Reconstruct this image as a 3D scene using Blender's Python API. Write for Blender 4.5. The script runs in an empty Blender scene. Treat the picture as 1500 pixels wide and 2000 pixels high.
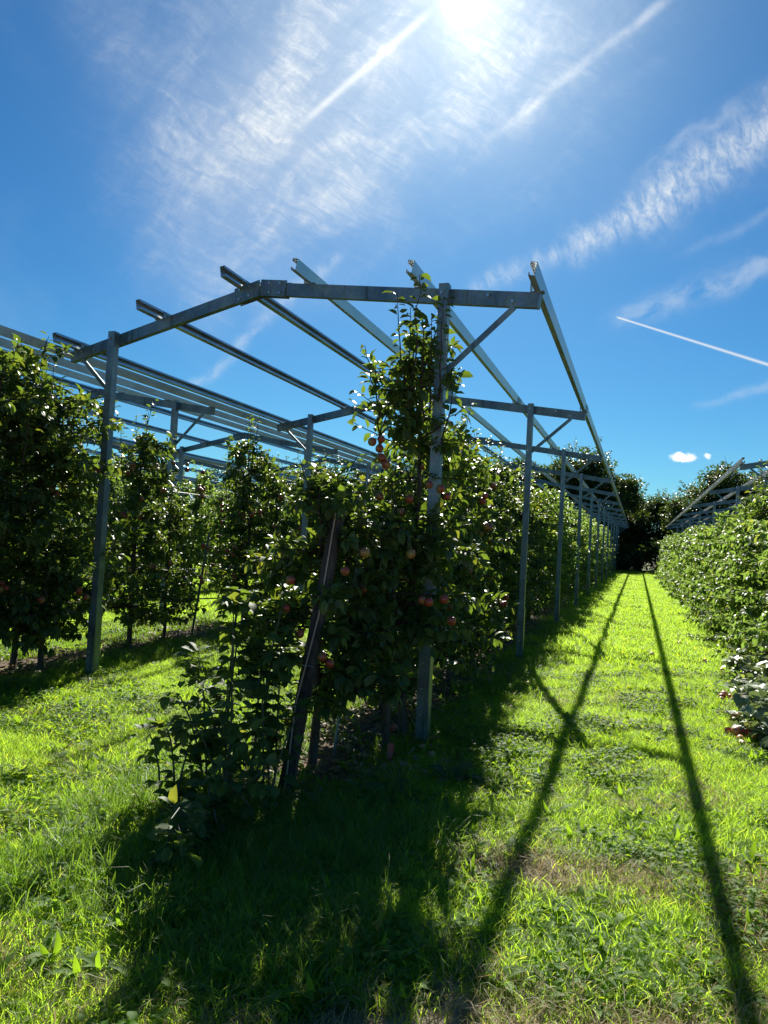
import bpy, math, random
import numpy as np
from mathutils import Vector, Matrix
R = math.radians
rng = np.random.default_rng(7)
random.seed(7)
sc = bpy.context.scene
col = sc.collection

# ------------------------------------------------------------------ camera
cam = bpy.data.cameras.new('camera'); camo = bpy.data.objects.new('camera', cam); col.objects.link(camo)
YAW, PITCH, ROLL = 0.324, 0.0344, 0.0529
fw = Vector((-math.sin(YAW)*math.cos(PITCH), math.cos(YAW)*math.cos(PITCH), math.sin(PITCH)))
r0 = Vector((math.cos(YAW), math.sin(YAW), 0)); u0 = r0.cross(fw)
rt = r0*math.cos(ROLL) + u0*math.sin(ROLL); up = -r0*math.sin(ROLL) + u0*math.cos(ROLL)
camo.matrix_world = Matrix(((rt.x, up.x, -fw.x, 0), (rt.y, up.y, -fw.y, 0), (rt.z, up.z, -fw.z, 1.6), (0, 0, 0, 1)))
cam.sensor_fit = 'VERTICAL'; cam.sensor_height = 24; cam.lens = 24*1486.3/2000
cam.clip_start = 0.05; cam.clip_end = 3000
sc.camera = camo

# ------------------------------------------------------------------ exposure, sun, sky
sc.view_settings.view_transform = 'Standard'; sc.view_settings.look = 'None'
sc.view_settings.exposure = 1.08; sc.view_settings.gamma = 1; sc.view_settings.use_curve_mapping = False
sc.cycles.max_bounces = 7; sc.cycles.transparent_max_bounces = 8
SUN_AZ, SUN_EL = -14.4, 36.1                 # degrees, azimuth from +y towards +x
sdir = Vector((math.sin(R(SUN_AZ))*math.cos(R(SUN_EL)), math.cos(R(SUN_AZ))*math.cos(R(SUN_EL)), math.sin(R(SUN_EL))))
sl = bpy.data.lights.new('sun', 'SUN'); sl.energy = 5.0; sl.angle = R(0.53); sl.color = (1.0, 0.95, 0.86)
so = bpy.data.objects.new('sun', sl); col.objects.link(so)
so.rotation_euler = (-sdir).to_track_quat('-Z', 'Y').to_euler(); so.location = sdir*60

def aedir(az, el):
    a, e = R(az), R(el)
    return Vector((math.sin(a)*math.cos(e), math.cos(a)*math.cos(e), math.sin(e)))

world = bpy.data.worlds.new('World'); sc.world = world; world.use_nodes = True
wt = world.node_tree; wt.nodes.clear()
class NT:
    """small helper that writes maths as shader nodes"""
    def __init__(s, t): s.t = t
    def new(s, kind, **kw):
        n = s.t.nodes.new(kind)
        for k, v in kw.items(): setattr(n, k, v)
        return n
    def put(s, sock, v):
        if isinstance(v, bpy.types.NodeSocket): s.t.links.new(v, sock)
        else: sock.default_value = v
    def m(s, op, a, b=0.0, c=0.0, clamp=False):
        n = s.new('ShaderNodeMath', operation=op, use_clamp=clamp)
        s.put(n.inputs[0], a); s.put(n.inputs[1], b)
        if op in ('MULTIPLY_ADD', 'SMOOTH_MIN', 'SMOOTH_MAX'): s.put(n.inputs[2], c)
        return n.outputs[0]
    def add(s, a, b): return s.m('ADD', a, b)
    def sub(s, a, b): return s.m('SUBTRACT', a, b)
    def mul(s, a, b): return s.m('MULTIPLY', a, b)
    def ramp(s, v, a, b, lo=0.0, hi=1.0, smooth=True):
        n = s.new('ShaderNodeMapRange', interpolation_type='SMOOTHSTEP' if smooth else 'LINEAR')
        s.put(n.inputs['Value'], v)
        n.inputs['From Min'].default_value = a; n.inputs['From Max'].default_value = b
        n.inputs['To Min'].default_value = lo; n.inputs['To Max'].default_value = hi
        return n.outputs[0]
    def dot(s, v, w):
        n = s.new('ShaderNodeVectorMath', operation='DOT_PRODUCT'); s.put(n.inputs[0], v); s.put(n.inputs[1], w); return n.outputs['Value']
    def comb(s, x, y, z=0.0):
        n = s.new('ShaderNodeCombineXYZ'); s.put(n.inputs[0], x); s.put(n.inputs[1], y); s.put(n.inputs[2], z); return n.outputs[0]
    def noise(s, vec, scale, detail=4, rough=.55, dist=0.0):
        n = s.new('ShaderNodeTexNoise'); s.put(n.inputs['Vector'], vec); n.inputs['Scale'].default_value = scale
        n.inputs['Detail'].default_value = detail; n.inputs['Roughness'].default_value = rough; n.inputs['Distortion'].default_value = dist
        return n.outputs[0]
    def mix(s, f, a, b, mode='MIX'):
        n = s.new('ShaderNodeMix', data_type='RGBA', blend_type=mode)
        s.put(n.inputs[0], f)
        for i, v in ((6, a), (7, b)):
            s.put(n.inputs[i], v if isinstance(v, bpy.types.NodeSocket) else (*v, 1.0)[:4])
        return n.outputs[2]

W = NT(wt)
tc = W.new('ShaderNodeTexCoord').outputs['Generated']
nrm = W.new('ShaderNodeVectorMath', operation='NORMALIZE'); wt.links.new(tc, nrm.inputs[0]); D = nrm.outputs[0]
sky = W.new('ShaderNodeTexSky', sky_type='NISHITA'); sky.sun_disc = False
sky.sun_elevation = R(SUN_EL); sky.sun_rotation = R(SUN_AZ)
sky.air_density = 1.0; sky.dust_density = 0.25; sky.ozone_density = 3.0; sky.altitude = 200
SKY_STRENGTH = 0.05
# tangent plane of the sky around one fixed compass direction
SC = aedir(-14, 24); SR = Vector((math.cos(R(-14)), -math.sin(R(-14)), 0)); SU = SR.cross(SC)
def tp(az, el):
    d = aedir(az, el); k = d.dot(SC); return (d.dot(SR)/k, d.dot(SU)/k)
fz = W.m('MAXIMUM', W.dot(D, SC), .05)
su = W.m('DIVIDE', W.dot(D, SR), fz); sv = W.m('DIVIDE', W.dot(D, SU), fz)
front = W.ramp(W.dot(D, SC), .1, .35)
uvw = W.comb(su, sv, 0.0)
wob = W.noise(uvw, 7.0, 5, .6); wob2 = W.noise(W.comb(sv, su, 3.0), 7.0, 5, .6)
wu = W.add(su, W.mul(W.sub(wob, .5), .055)); wv = W.add(sv, W.mul(W.sub(wob2, .5), .055))
def streak(a, b, w, amp, taper=.04, ext0=0.0, ext1=0.0, u=su, v=sv, grow=1.0):
    (ax, ay), (bx, by) = tp(*a), tp(*b); L = math.hypot(bx-ax, by-ay); dx, dy = (bx-ax)/L, (by-ay)/L
    t = W.add(W.mul(W.sub(u, ax), dx), W.mul(W.sub(v, ay), dy))
    d = W.add(W.mul(W.sub(u, ax), -dy), W.mul(W.sub(v, ay), dx))
    if grow != 1.0: ww = W.ramp(t, 0, L, w, w*grow, False)
    else: ww = w
    q = W.m('DIVIDE', d, ww); g = W.m('EXPONENT', W.mul(W.mul(q, q), -1.0))
    g = W.mul(g, W.ramp(t, -ext0-taper, -ext0+taper*.5)); g = W.mul(g, W.ramp(t, L+ext1+taper, L+ext1-taper*.5))
    return W.mul(g, amp), t, d
def blob(c, r, amp, ratio=1.0, ang=0.0, u=wu, v=wv):
    cx, cy = tp(*c); ca, sa = math.cos(R(ang)), math.sin(R(ang))
    a_ = W.sub(u, cx); b_ = W.sub(v, cy)
    p = W.add(W.mul(a_, ca/r), W.mul(b_, sa/r)); q = W.add(W.mul(a_, -sa/(r*ratio)), W.mul(b_, ca/(r*ratio)))
    return W.mul(W.m('EXPONENT', W.mul(W.add(W.mul(p, p), W.mul(q, q)), -1.0)), amp)
def rotc(ang, sx, sy, z=0.0, u=su, v=sv):
    ca, sa = math.cos(R(ang)), math.sin(R(ang))
    return W.comb(W.mul(W.add(W.mul(u, ca), W.mul(v, sa)), sx), W.mul(W.add(W.mul(u, -sa), W.mul(v, ca)), sy), z)
# cirrus veil fanning out below the sun
veil = W.add(blob((-14.6, 35.5), .17, .75, .8, 40), blob((-25.0, 32.0), .17, .62, .75, 30))
veil = W.add(veil, blob((-30.0, 27.0), .13, .62, .8, 40)); veil = W.add(veil, blob((-24.5, 26.0), .10, .5, .8, -30))
veil = W.add(veil, blob((-32.0, 21.7), .09, .42, .9, 0)); veil = W.add(veil, blob((-34.0, 18.0), .055, .34, 1.0, 0))
veil = W.add(veil, blob((-27.5, 17.6), .07, .30, .6, 10)); veil = W.add(veil, blob((-40.0, 32.0), .05, .3, 2.2, 20))
veil = W.add(veil, blob((-10.5, 33.0), .10, .45, 1.0, 0)); veil = W.add(veil, blob((-60.0, 34.0), .3, .3, .5, 20))
veil = W.add(veil, blob((-13.0, 52.0), .30, .5, .6, 20))
rip = W.noise(rotc(-28, 16, 62, 0, wu, wv), 1.0, 7, .66, 1.0)         # fine combed fibres
rip2 = W.noise(rotc(38, 7, 16, 5, wu, wv), 1.0, 5, .6, .4)          # broad brush strokes
rip3 = W.noise(rotc(60, 60, 120, 9), 1.0, 5, .65, .3)
tex = W.mul(W.add(.22, W.mul(W.ramp(rip, .30, .86), .72)), W.add(.2, W.mul(W.ramp(rip2, .34, .78), 1.15))); tex = W.mul(tex, W.add(.45, W.mul(rip3, 1.1)))
clouds = W.mul(veil, W.mul(W.add(.24, tex), .72))
# broad combed band at the right
bnd = None
pts = [(-12.5, 18.2), (-5.42, 21.04), (-.82, 23.11), (2.4, 25.1), (9.5, 28.6)]
amps = [.5, .95, 1.15, .95]; wid = [.012, .019, .025, .027]
for i in range(4):
    g, t_, d_ = streak(pts[i], pts[i+1], wid[i], amps[i], .022, 0, .0, wu, wv)
    bnd = g if bnd is None else W.m('MAXIMUM', bnd, g)
g, t_, d_ = streak(pts[0], pts[4], .05, 1, .05)
comb_n = W.noise(W.comb(W.mul(t_, 80), W.mul(d_, 45), 1.0), 1.0, 6, .66, .45)
clouds = W.add(clouds, W.mul(W.mul(bnd, W.ramp(comb_n, .30, .80)), .72))
clouds = W.add(clouds, W.mul(bnd, .12))
# old and fresh contrails, plus one flare streak near the sun
for a, b, w, amp, kw in [
    ((-2.05, 16.49), (7.9, 12.93), .0010, .8, dict(taper=.004, ext1=.15, grow=1.7)),
    ((-10.77, 29.03), (0.33, 35.12), .0055, .38, dict(ext1=.15, taper=.05, u=W.add(su, W.mul(W.sub(wob, .5), .01)))),
    ((-17.81, 34.89), (-25.63, 29.07), .0042, .45, dict(taper=.03, u=W.add(su, W.mul(W.sub(wob, .5), .004)))),  # lens flare streak, painted into the sky like a contrail
    ((-23.46, 19.94), (-33.27, 10.42), .0075, .34, dict(taper=.03, u=wu, v=wv)),
    ((-.9, 16.9), (9.0, 19.6), .015, .34, dict(taper=.05, u=wu, v=wv)),
    ((4.2, 10.4), (12.0, 12.6), .006, .22, dict(taper=.03, u=wu, v=wv)),
    ((.0, 26.4), (9.5, 31.0), .007, .2, dict(taper=.04, u=wu, v=wv)),
    ((3.0, 21.0), (12, 23.5), .006, .13, dict(taper=.04, u=wu, v=wv))]:
    g, t_, d_ = streak(a, b, w, amp, **kw)
    if w > .002 and w != .0042: g = W.mul(g, W.ramp(W.noise(W.comb(W.mul(t_, 30), W.mul(d_, 40), w*900), 1.0, 4), .25, .7))
    clouds = W.add(clouds, g)
# thin faint high haze everywhere, so the dome goes on naturally outside the frame
clouds = W.add(W.mul(clouds, front), W.mul(W.ramp(W.noise(W.comb(W.dot(D, (3.0, 1.0, 0)), W.dot(D, (0, 6.0, 2.0)), W.dot(D, (1, 0, 6.0))), 1.2, 6, .6), .5, .85), .06))
# two little cumulus puffs
pu = W.add(su, W.mul(W.sub(W.noise(uvw, 90.0, 4), .5), .016)); pv = W.add(sv, W.mul(W.sub(W.noise(W.comb(sv, su, 2.), 90.0, 4), .5), .012))
puff = W.add(blob((2.75, 6.75), .0175, 1.7, .36, 0, pu, pv), blob((4.35, 6.85), .0055, 1.1, .8, -40, pu, pv))
puff = W.mul(W.ramp(puff, .30, 1.0), .92)
# blue sky, tinted the way the camera shows it, then clouds, then the aureole round the sun
hsv = W.new('ShaderNodeHueSaturation'); wt.links.new(sky.outputs[0], hsv.inputs['Color']); hsv.inputs['Saturation'].default_value = 1.2
base = W.mix(1.0, hsv.outputs[0], (.33, .69, .845), 'MULTIPLY')
cosg = W.dot(D, sdir)
ang = W.m('ARCCOSINE', W.m('MINIMUM', cosg, 1.0))
cl_b = W.add(8.5, W.mul(W.m('EXPONENT', W.mul(ang, -6.0)), 3.0))
vs = W.new('ShaderNodeVectorMath', operation='SCALE'); vs.inputs[0].default_value = (.93, .98, 1.0); W.put(vs.inputs['Scale'], cl_b)
c1 = W.mix(W.m('MINIMUM', clouds, .85), base, vs.outputs[0])
c2 = W.mix(puff, c1, (11., 11.2, 11.4))
def gau(a, k): return W.mul(W.m('EXPONENT', W.mul(W.mul(ang, ang), -1.0/(k*k))), a)
aur = W.add(W.add(gau(60.0, R(.75)), gau(2.5, R(2.0))), W.mul(W.m('EXPONENT', W.mul(ang, -1.0/R(6.5))), 3.6))
va = W.new('ShaderNodeVectorMath', operation='SCALE'); va.inputs[0].default_value = (1.0, .97, .92); W.put(va.inputs['Scale'], aur)
vadd = W.new('ShaderNodeVectorMath', operation='ADD'); wt.links.new(c2, vadd.inputs[0]); wt.links.new(va.outputs[0], vadd.inputs[1])
bg = W.new('ShaderNodeBackground'); wt.links.new(vadd.outputs[0], bg.inputs['Color']); bg.inputs['Strength'].default_value = SKY_STRENGTH
wo = W.new('ShaderNodeOutputWorld'); wt.links.new(bg.outputs[0], wo.inputs['Surface'])

# ------------------------------------------------------------------ helpers
def tag(o, label=None, cat=None, group=None, kind=None):
    if label: o['label'] = label
    if cat: o['category'] = cat
    if group: o['group'] = group
    if kind: o['kind'] = kind
    return o
def empty(name, loc, rz=0, **kw):
    o = bpy.data.objects.new(name, None); col.objects.link(o); o.location = loc; o.rotation_euler = (0, 0, rz)
    o.empty_display_size = .1
    return tag(o, **kw)
def link(name, me, parent=None, loc=None, rot=None, scl=None, mat=None):
    o = bpy.data.objects.new(name, me); col.objects.link(o)
    if parent is not None: o.parent = parent
    if loc is not None: o.location = loc
    if rot is not None: o.rotation_euler = rot
    if scl is not None: o.scale = (scl,)*3 if isinstance(scl, (int, float)) else scl
    return o
def np_mesh(name, V, T, mat, smooth=False):
    """V (n,3) float, T (m,3) int triangles"""
    me = bpy.data.meshes.new(name); V = np.ascontiguousarray(V, np.float32); T = np.ascontiguousarray(T, np.int32)
    me.vertices.add(len(V)); me.vertices.foreach_set('co', V.ravel())
    me.loops.add(T.size); me.loops.foreach_set('vertex_index', T.ravel())
    me.polygons.add(len(T)); me.polygons.foreach_set('loop_start', np.arange(0, T.size, 3, dtype=np.int32))
    me.polygons.foreach_set('loop_total', np.full(len(T), 3, np.int32))
    if smooth: me.polygons.foreach_set('use_smooth', np.ones(len(T), bool))
    me.update(calc_edges=True); me.validate()
    if mat: me.materials.append(mat)
    return me
class MB:
    """collects simple solids into one mesh"""
    def __init__(s): s.V = []; s.F = []
    def quadbox(s, c, ax, ay, az):          # centre + half axes
        c, ax, ay, az = map(Vector, (c, ax, ay, az)); n = len(s.V)
        for sx in (-1, 1):
            for sy in (-1, 1):
                for sz in (-1, 1): s.V.append(c+ax*sx+ay*sy+az*sz)
        for f in ((0, 1, 3, 2), (4, 6, 7, 5), (0, 4, 5, 1), (2, 3, 7, 6), (0, 2, 6, 4), (1, 5, 7, 3)): s.F.append([n+i for i in f])
    def box(s, x0, x1, y0, y1, z0, z1):
        s.quadbox(((x0+x1)/2, (y0+y1)/2, (z0+z1)/2), ((x1-x0)/2, 0, 0), (0, (y1-y0)/2, 0), (0, 0, (z1-z0)/2))
    def bar(s, a, b, w, h, upv=(0, 0, 1)):
        a, b = Vector(a), Vector(b); d = (b-a); L = d.length; d.normalize(); x = d.cross(Vector(upv)).normalized(); z = x.cross(d)
        s.quadbox((a+b)/2, x*w/2, d*L/2, z*h/2)
    def extrude(s, prof, a, b, ex, ez):      # closed outline (x,z) swept from a to b
        a, b, ex, ez = map(Vector, (a, b, ex, ez)); n = len(s.V); k = len(prof)
        for p in (a, b):
            for (x, z) in prof: s.V.append(p+ex*x+ez*z)
        for i in range(k):
            j = (i+1) % k; s.F.append([n+i, n+j, n+k+j, n+k+i])
        s.F.append([n+i for i in range(k)][::-1]); s.F.append([n+k+i for i in range(k)])
    def tube(s, P, rad, sides=6, cap=True):
        P = [Vector(p) for p in P]; n0 = len(s.V); rs = rad if hasattr(rad, '__len__') else [rad]*len(P)
        ref = Vector((0, 0, 1)) if abs((P[-1]-P[0]).normalized().z) < .9 else Vector((1, 0, 0))
        for i, p in enumerate(P):
            d = (P[min(i+1, len(P)-1)]-P[max(i-1, 0)]).normalized(); x = d.cross(ref).normalized(); y = d.cross(x)
            for k in range(sides):
                a = 2*math.pi*k/sides; s.V.append(p+x*math.cos(a)*rs[i]+y*math.sin(a)*rs[i])
        for i in range(len(P)-1):
            for k in range(sides):
                k2 = (k+1) % sides; a = n0+i*sides; s.F.append([a+k, a+k2, a+sides+k2, a+sides+k])
        if cap:
            s.F.append([n0+k for k in range(sides)]); e = n0+(len(P)-1)*sides; s.F.append([e+k for k in range(sides)][::-1])
    def mesh(s, name, mat, smooth=False):
        me = bpy.data.meshes.new(name); me.from_pydata([tuple(v) for v in s.V], [], s.F)
        if smooth: me.polygons.foreach_set('use_smooth', np.ones(len(me.polygons), bool))
        me.materials.append(mat); me.update(); return me

def mat_new(name):
    m = bpy.data.materials.new(name); m.use_nodes = True; m.node_tree.nodes.clear(); return m, NT(m.node_tree)
def finish(N, shader, bump=None):
    o = N.new('ShaderNodeOutputMaterial'); N.t.links.new(shader, o.inputs['Surface'])
def principled(N, colr, rough=.6, metal=0.0, spec=.5, normal=None):
    p = N.new('ShaderNodeBsdfPrincipled')
    N.put(p.inputs['Base Color'], colr if isinstance(colr, bpy.types.NodeSocket) else (*colr, 1)); N.put(p.inputs['Roughness'], rough)
    N.put(p.inputs['Metallic'], metal); N.put(p.inputs['Specular IOR Level'], spec)
    if normal is not None: N.t.links.new(normal, p.inputs['Normal'])
    return p.outputs[0]
def bump(N, h, strength=.3, dist=.01):
    b = N.new('ShaderNodeBump'); b.inputs['Strength'].default_value = strength; b.inputs['Distance'].default_value = dist; N.t.links.new(h, b.inputs['Height'])
    return b.outputs[0]
def leaf_mat(name, cols, trans, tmix, rough=.38, spec=.5, under=None, bscale=0, far=False):
    """thin leaf: glossy skin over diffuse, light shining through; a tone of its own for every leaf"""
    m, N = mat_new(name); g = N.new('ShaderNodeNewGeometry'); rnd = g.outputs['Random Per Island']
    oi = N.new('ShaderNodeObjectInfo').outputs['Random']
    cr = N.new('ShaderNodeValToRGB'); N.t.links.new(rnd, cr.inputs[0])
    els = cr.color_ramp.elements; els[0].color = (*cols[0], 1); els[1].color = (*cols[-1], 1)
    for i, c in enumerate(cols[1:-1]):
        e = els.new((i+1)/(len(cols)-1)); e.color = (*c, 1)
    base = cr.outputs[0]
    base = N.mix(N.mul(N.sub(oi, .0), .3), base, N.mix(.5, base, (.10, .11, .02)))
    if under: base = N.mix(g.outputs['Backfacing'], base, under)
    tex = N.new('ShaderNodeTexCoord').outputs['Object']
    nz = N.noise(tex, 6.0, 3); tcol = N.mix(N.ramp(nz, .3, .7), tuple(c*.75 for c in trans), trans)
    tcol = N.mix(N.ramp(rnd, .8, 1.0), tcol, (trans[0]*1.5, trans[1]*1.05, trans[2]))
    tr = N.new('ShaderNodeBsdfTranslucent'); N.put(tr.inputs[0], tcol)
    p = principled(N, base, rough, 0, spec)
    mx = N.new('ShaderNodeMixShader'); mx.inputs[0].default_value = tmix; N.t.links.new(p, mx.inputs[1]); N.t.links.new(tr.outputs[0], mx.inputs[2])
    finish(N, mx.outputs[0]); return m

M = {}
M['apple_leaf'] = leaf_mat('apple_leaf', [(.018, .042, .012), (.03, .065, .018), (.045, .09, .022), (.075, .12, .03)], (.30, .46, .035), .30, .44, .36, (.07, .10, .05))
M['row_leaf'] = leaf_mat('row_leaf', [(.035, .075, .022), (.06, .12, .034), (.09, .155, .045), (.14, .20, .06)], (.36, .57, .08), .40, .44, .36, (.08, .12, .055))
M['bramble_leaf'] = leaf_mat('bramble_leaf', [(.03, .06, .018), (.045, .09, .025), (.07, .12, .03)], (.30, .46, .04), .34, .58, .25, (.08, .12, .06))
M['pale_leaf'] = leaf_mat('pale_leaf', [(.14, .20, .11), (.22, .28, .17), (.32, .38, .27)], (.3, .4, .1), .2, .46, .5, (.25, .3, .2))  # white sky sheen on the leaves is put into this pale colour
M['wood_leaf'] = leaf_mat('wood_leaf', [(.016, .034, .01), (.028, .055, .014), (.045, .08, .02)], (.20, .32, .03), .22, .45, .4)
M['grass'] = leaf_mat('grass', [(.05, .12, .01), (.08, .17, .012), (.12, .21, .015), (.20, .26, .06)], (.62, .94, .06), .56, .5, .25)
M['long_grass'] = leaf_mat('long_grass', [(.04, .10, .015), (.06, .14, .02), (.09, .16, .03), (.17, .18, .07)], (.34, .60, .04), .42, .45, .35)
M['weed_leaf'] = leaf_mat('weed_leaf', [(.04, .10, .015), (.07, .15, .02), (.10, .19, .03)], (.45, .75, .03), .42, .62, .16)
M['dry_grass'] = leaf_mat('dry_grass', [(.20, .17, .09), (.30, .25, .13), (.16, .17, .06)], (.5, .42, .2), .3, .6, .3)

def bark_mat(name, c0, c1, sc_=30):
    m, N = mat_new(name); t = N.new('ShaderNodeTexCoord').outputs['Object']
    mp = N.new('ShaderNodeMapping'); N.t.links.new(t, mp.inputs[0]); mp.inputs['Scale'].default_value = (1, 1, .2)
    n = N.noise(mp.outputs[0], sc_, 5, .6)
    finish(N, principled(N, N.mix(N.ramp(n, .3, .7), c0, c1), .85, 0, .2, bump(N, n, .7, .01))); return m
M['bark'] = bark_mat('bark', (.05, .04, .03), (.13, .105, .08))
M['twig'] = bark_mat('twig', (.045, .03, .022), (.09, .06, .045), 60)
M['old_wood'] = bark_mat('old_wood', (.035, .027, .022), (.10, .08, .065), 22)

m, N = mat_new('galvanised'); t = N.new('ShaderNodeTexCoord').outputs['Object']
vo = N.new('ShaderNodeTexVoronoi'); N.t.links.new(t, vo.inputs['Vector']); vo.inputs['Scale'].default_value = 55
big = N.noise(t, 3.0, 5, .6); spn = N.mix(N.ramp(big, .3, .7), (.13, .175, .195), (.27, .33, .355))
spn = N.mix(.16, spn, vo.outputs['Color'], 'OVERLAY')
mp = N.new('ShaderNodeMapping'); N.t.links.new(t, mp.inputs[0]); mp.inputs['Scale'].default_value = (14, 14, 1.2)
run = N.noise(mp.outputs[0], 1.0, 4, .65)
spn = N.mix(N.mul(N.ramp(run, .52, .72), .7), spn, (.06, .075, .07))
finish(N, principled(N, spn, N.ramp(big, .2, .8, .36, .56), .72, .5, bump(N, big, .08, .004))); M['galv'] = m
m, N = mat_new('sky_lit_galvanised'); t = N.new('ShaderNodeTexCoord').outputs['Object']; big = N.noise(t, 2.0, 5, .6)  # rail steel, base colour lightened for the sky it reflects
finish(N, principled(N, N.mix(N.ramp(big, .3, .7), (.40, .43, .44), (.58, .60, .61)), N.ramp(big, .2, .8, .30, .45), .8, .5)); M['galv_sky'] = m
m, N = mat_new('zinc_bolt'); finish(N, principled(N, (.55, .57, .58), .3, .9)); M['bolt'] = m
m, N = mat_new('plastic_hose'); finish(N, principled(N, (.012, .012, .013), .4)); M['hose'] = m
m, N = mat_new('twine'); finish(N, principled(N, (.42, .30, .22), .8)); M['twine'] = m
m, N = mat_new('steel_wire'); finish(N, principled(N, (.35, .36, .37), .35, .8)); M['wire'] = m
m, N = mat_new('cane'); finish(N, principled(N, (.07, .085, .05), .6)); M['cane'] = m
m, N = mat_new('red_paint'); t = N.new('ShaderNodeTexCoord').outputs['Object']; n = N.noise(t, 60, 3)
finish(N, principled(N, N.mix(N.ramp(n, .4, .7), (.55, .09, .08), (.42, .16, .12)), .6)); M['red'] = m
m, N = mat_new('apple_skin'); t = N.new('ShaderNodeTexCoord').outputs['Object']; ri = N.new('ShaderNodeObjectInfo').outputs['Random']
sep = N.new('ShaderNodeSeparateXYZ'); N.t.links.new(t, sep.inputs[0])
n = N.noise(N.comb(N.mul(sep.outputs[0], 40), N.mul(sep.outputs[1], 40), N.add(N.mul(sep.outputs[2], 9), N.mul(ri, 30))), 1.0, 4)
blush = N.ramp(N.add(N.add(n, N.mul(sep.outputs[0], 7.0)), N.mul(N.sub(ri, .5), .35)), .25, .62)
skin = N.mix(blush, (.27, .19, .045), (.27, .028, .02)); skin = N.mix(N.mul(ri, .4), skin, (.32, .09, .03))
finish(N, principled(N, skin, .32, 0, .5)); M['apple'] = m
m, N = mat_new('fallen_apple_skin'); t = N.new('ShaderNodeTexCoord').outputs['Object']; ri = N.new('ShaderNodeObjectInfo').outputs['Random']
n = N.noise(t, 30, 3); finish(N, principled(N, N.mix(N.ramp(N.add(n, N.mul(N.sub(ri, .5), .5)), .35, .65), (.42, .05, .045), (.62, .30, .14)), .4)); M['fallen'] = m

# ------------------------------------------------------------------ ground
def gz(x, y):
    x = np.asarray(x, float); y = np.asarray(y, float)
    return .022*np.sin(x*1.1+.6)*np.cos(y*.55+1) + .012*np.sin(x*2.7+y*1.3) + .008*np.sin(y*2.1-x*.7)
def axis_pts(segs):
    out = []
    for a, b, st in segs: out += list(np.arange(a, b, st))
    return np.array(out+[segs[-1][1]])
gx = axis_pts([(-400, -60, 20), (-60, -12, 1.5), (-12, 5, .2), (5, 60, 2.5), (60, 400, 20)])
gy = axis_pts([(-200, -10, 15), (-10, 18, .2), (18, 80, 1.0), (80, 700, 25)])
XX, YY = np.meshgrid(gx, gy); ZZ = gz(XX, YY)
fade = np.clip((90-np.abs(YY))/30, 0, 1)*np.clip((80-np.abs(XX))/20, 0, 1)
V = np.stack([XX, YY, ZZ*fade], -1).reshape(-1, 3); nx = len(gx)
ii, jj = np.meshgrid(np.arange(len(gy)-1), np.arange(nx-1), indexing='ij'); a = (ii*nx+jj).ravel()
T = np.concatenate([np.stack([a, a+1, a+nx+1], 1), np.stack([a, a+nx+1, a+nx], 1)])
ROWS = [2.15, -2.05, -6.25, -10.45, -14.65, -18.85, -23.05, -27.25]       # planted rows, x
SKEW = -.2273
WEAR = [(-.15, 3.95, .62, .2), (.72, 3.85, .26, .40), (.66, 3.2, .30, .45), (-.5, 3.72, .3, .14), (-3.2, 3.0, .4, .3), (-.1, 2.75, .5, .13), (.2, 7.2, .25, .12)]   # worn patches in the turf
m, N = mat_new('turf_soil'); P_ = N.new('ShaderNodeTexCoord').outputs['Object']; sp = N.new('ShaderNodeSeparateXYZ'); N.t.links.new(P_, sp.inputs[0])
px, py = sp.outputs[0], sp.outputs[1]
wobn = N.mul(N.sub(N.noise(P_, 1.6, 4), .5), .7)
# bare herbicide strips under the rows (every 4.2 m)
q = N.m('PINGPONG', N.add(N.add(px, 2.05+42), wobn), 2.1)
strip = N.mul(N.ramp(q, .62, .45), N.ramp(px, 4.5, 3.8)); strip = N.mul(strip, N.ramp(py, 3.6, 4.3))
# bare worn ground of the headland in front
head = N.ramp(N.add(N.add(py, N.mul(px, -.45)), N.mul(wobn, .8)), 2.95, 2.7)
patch = None
for (cx, cy, a_, b_) in WEAR:
    qx = N.mul(N.sub(px, cx), 1/a_); qy = N.mul(N.sub(py, cy), 1/b_); e_ = N.ramp(N.add(N.add(N.mul(qx, qx), N.mul(qy, qy)), N.mul(wobn, 1.2)), 1.5, .8)
    patch = e_ if patch is None else N.m('MAXIMUM', patch, e_)
n1 = N.noise(P_, 14, 6, .65); n2 = N.noise(P_, 90, 4, .6)
grassc = N.mix(N.ramp(n1, .3, .7), (.045, .075, .02), (.13, .14, .045))
soil = N.mix(N.ramp(n1, .3, .75), (.075, .052, .036), (.20, .15, .105)); soil = N.mix(N.ramp(n2, .5, .75), soil, (.27, .21, .15))
dirt = N.mix(N.ramp(n1, .3, .75), (.20, .15, .10), (.42, .34, .25)); dirt = N.mix(N.ramp(n2, .55, .8), dirt, (.5, .43, .33))
c = N.mix(strip, grassc, soil); c = N.mix(N.mul(patch, .9), c, dirt); c = N.mix(head, c, dirt)
finish(N, principled(N, c, .95, 0, .15, bump(N, N.add(n1, N.mul(n2, .6)), .8, .03)))
ground = link('ground', np_mesh('ground', V, T, m, True)); tag(ground, kind='structure')

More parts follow.
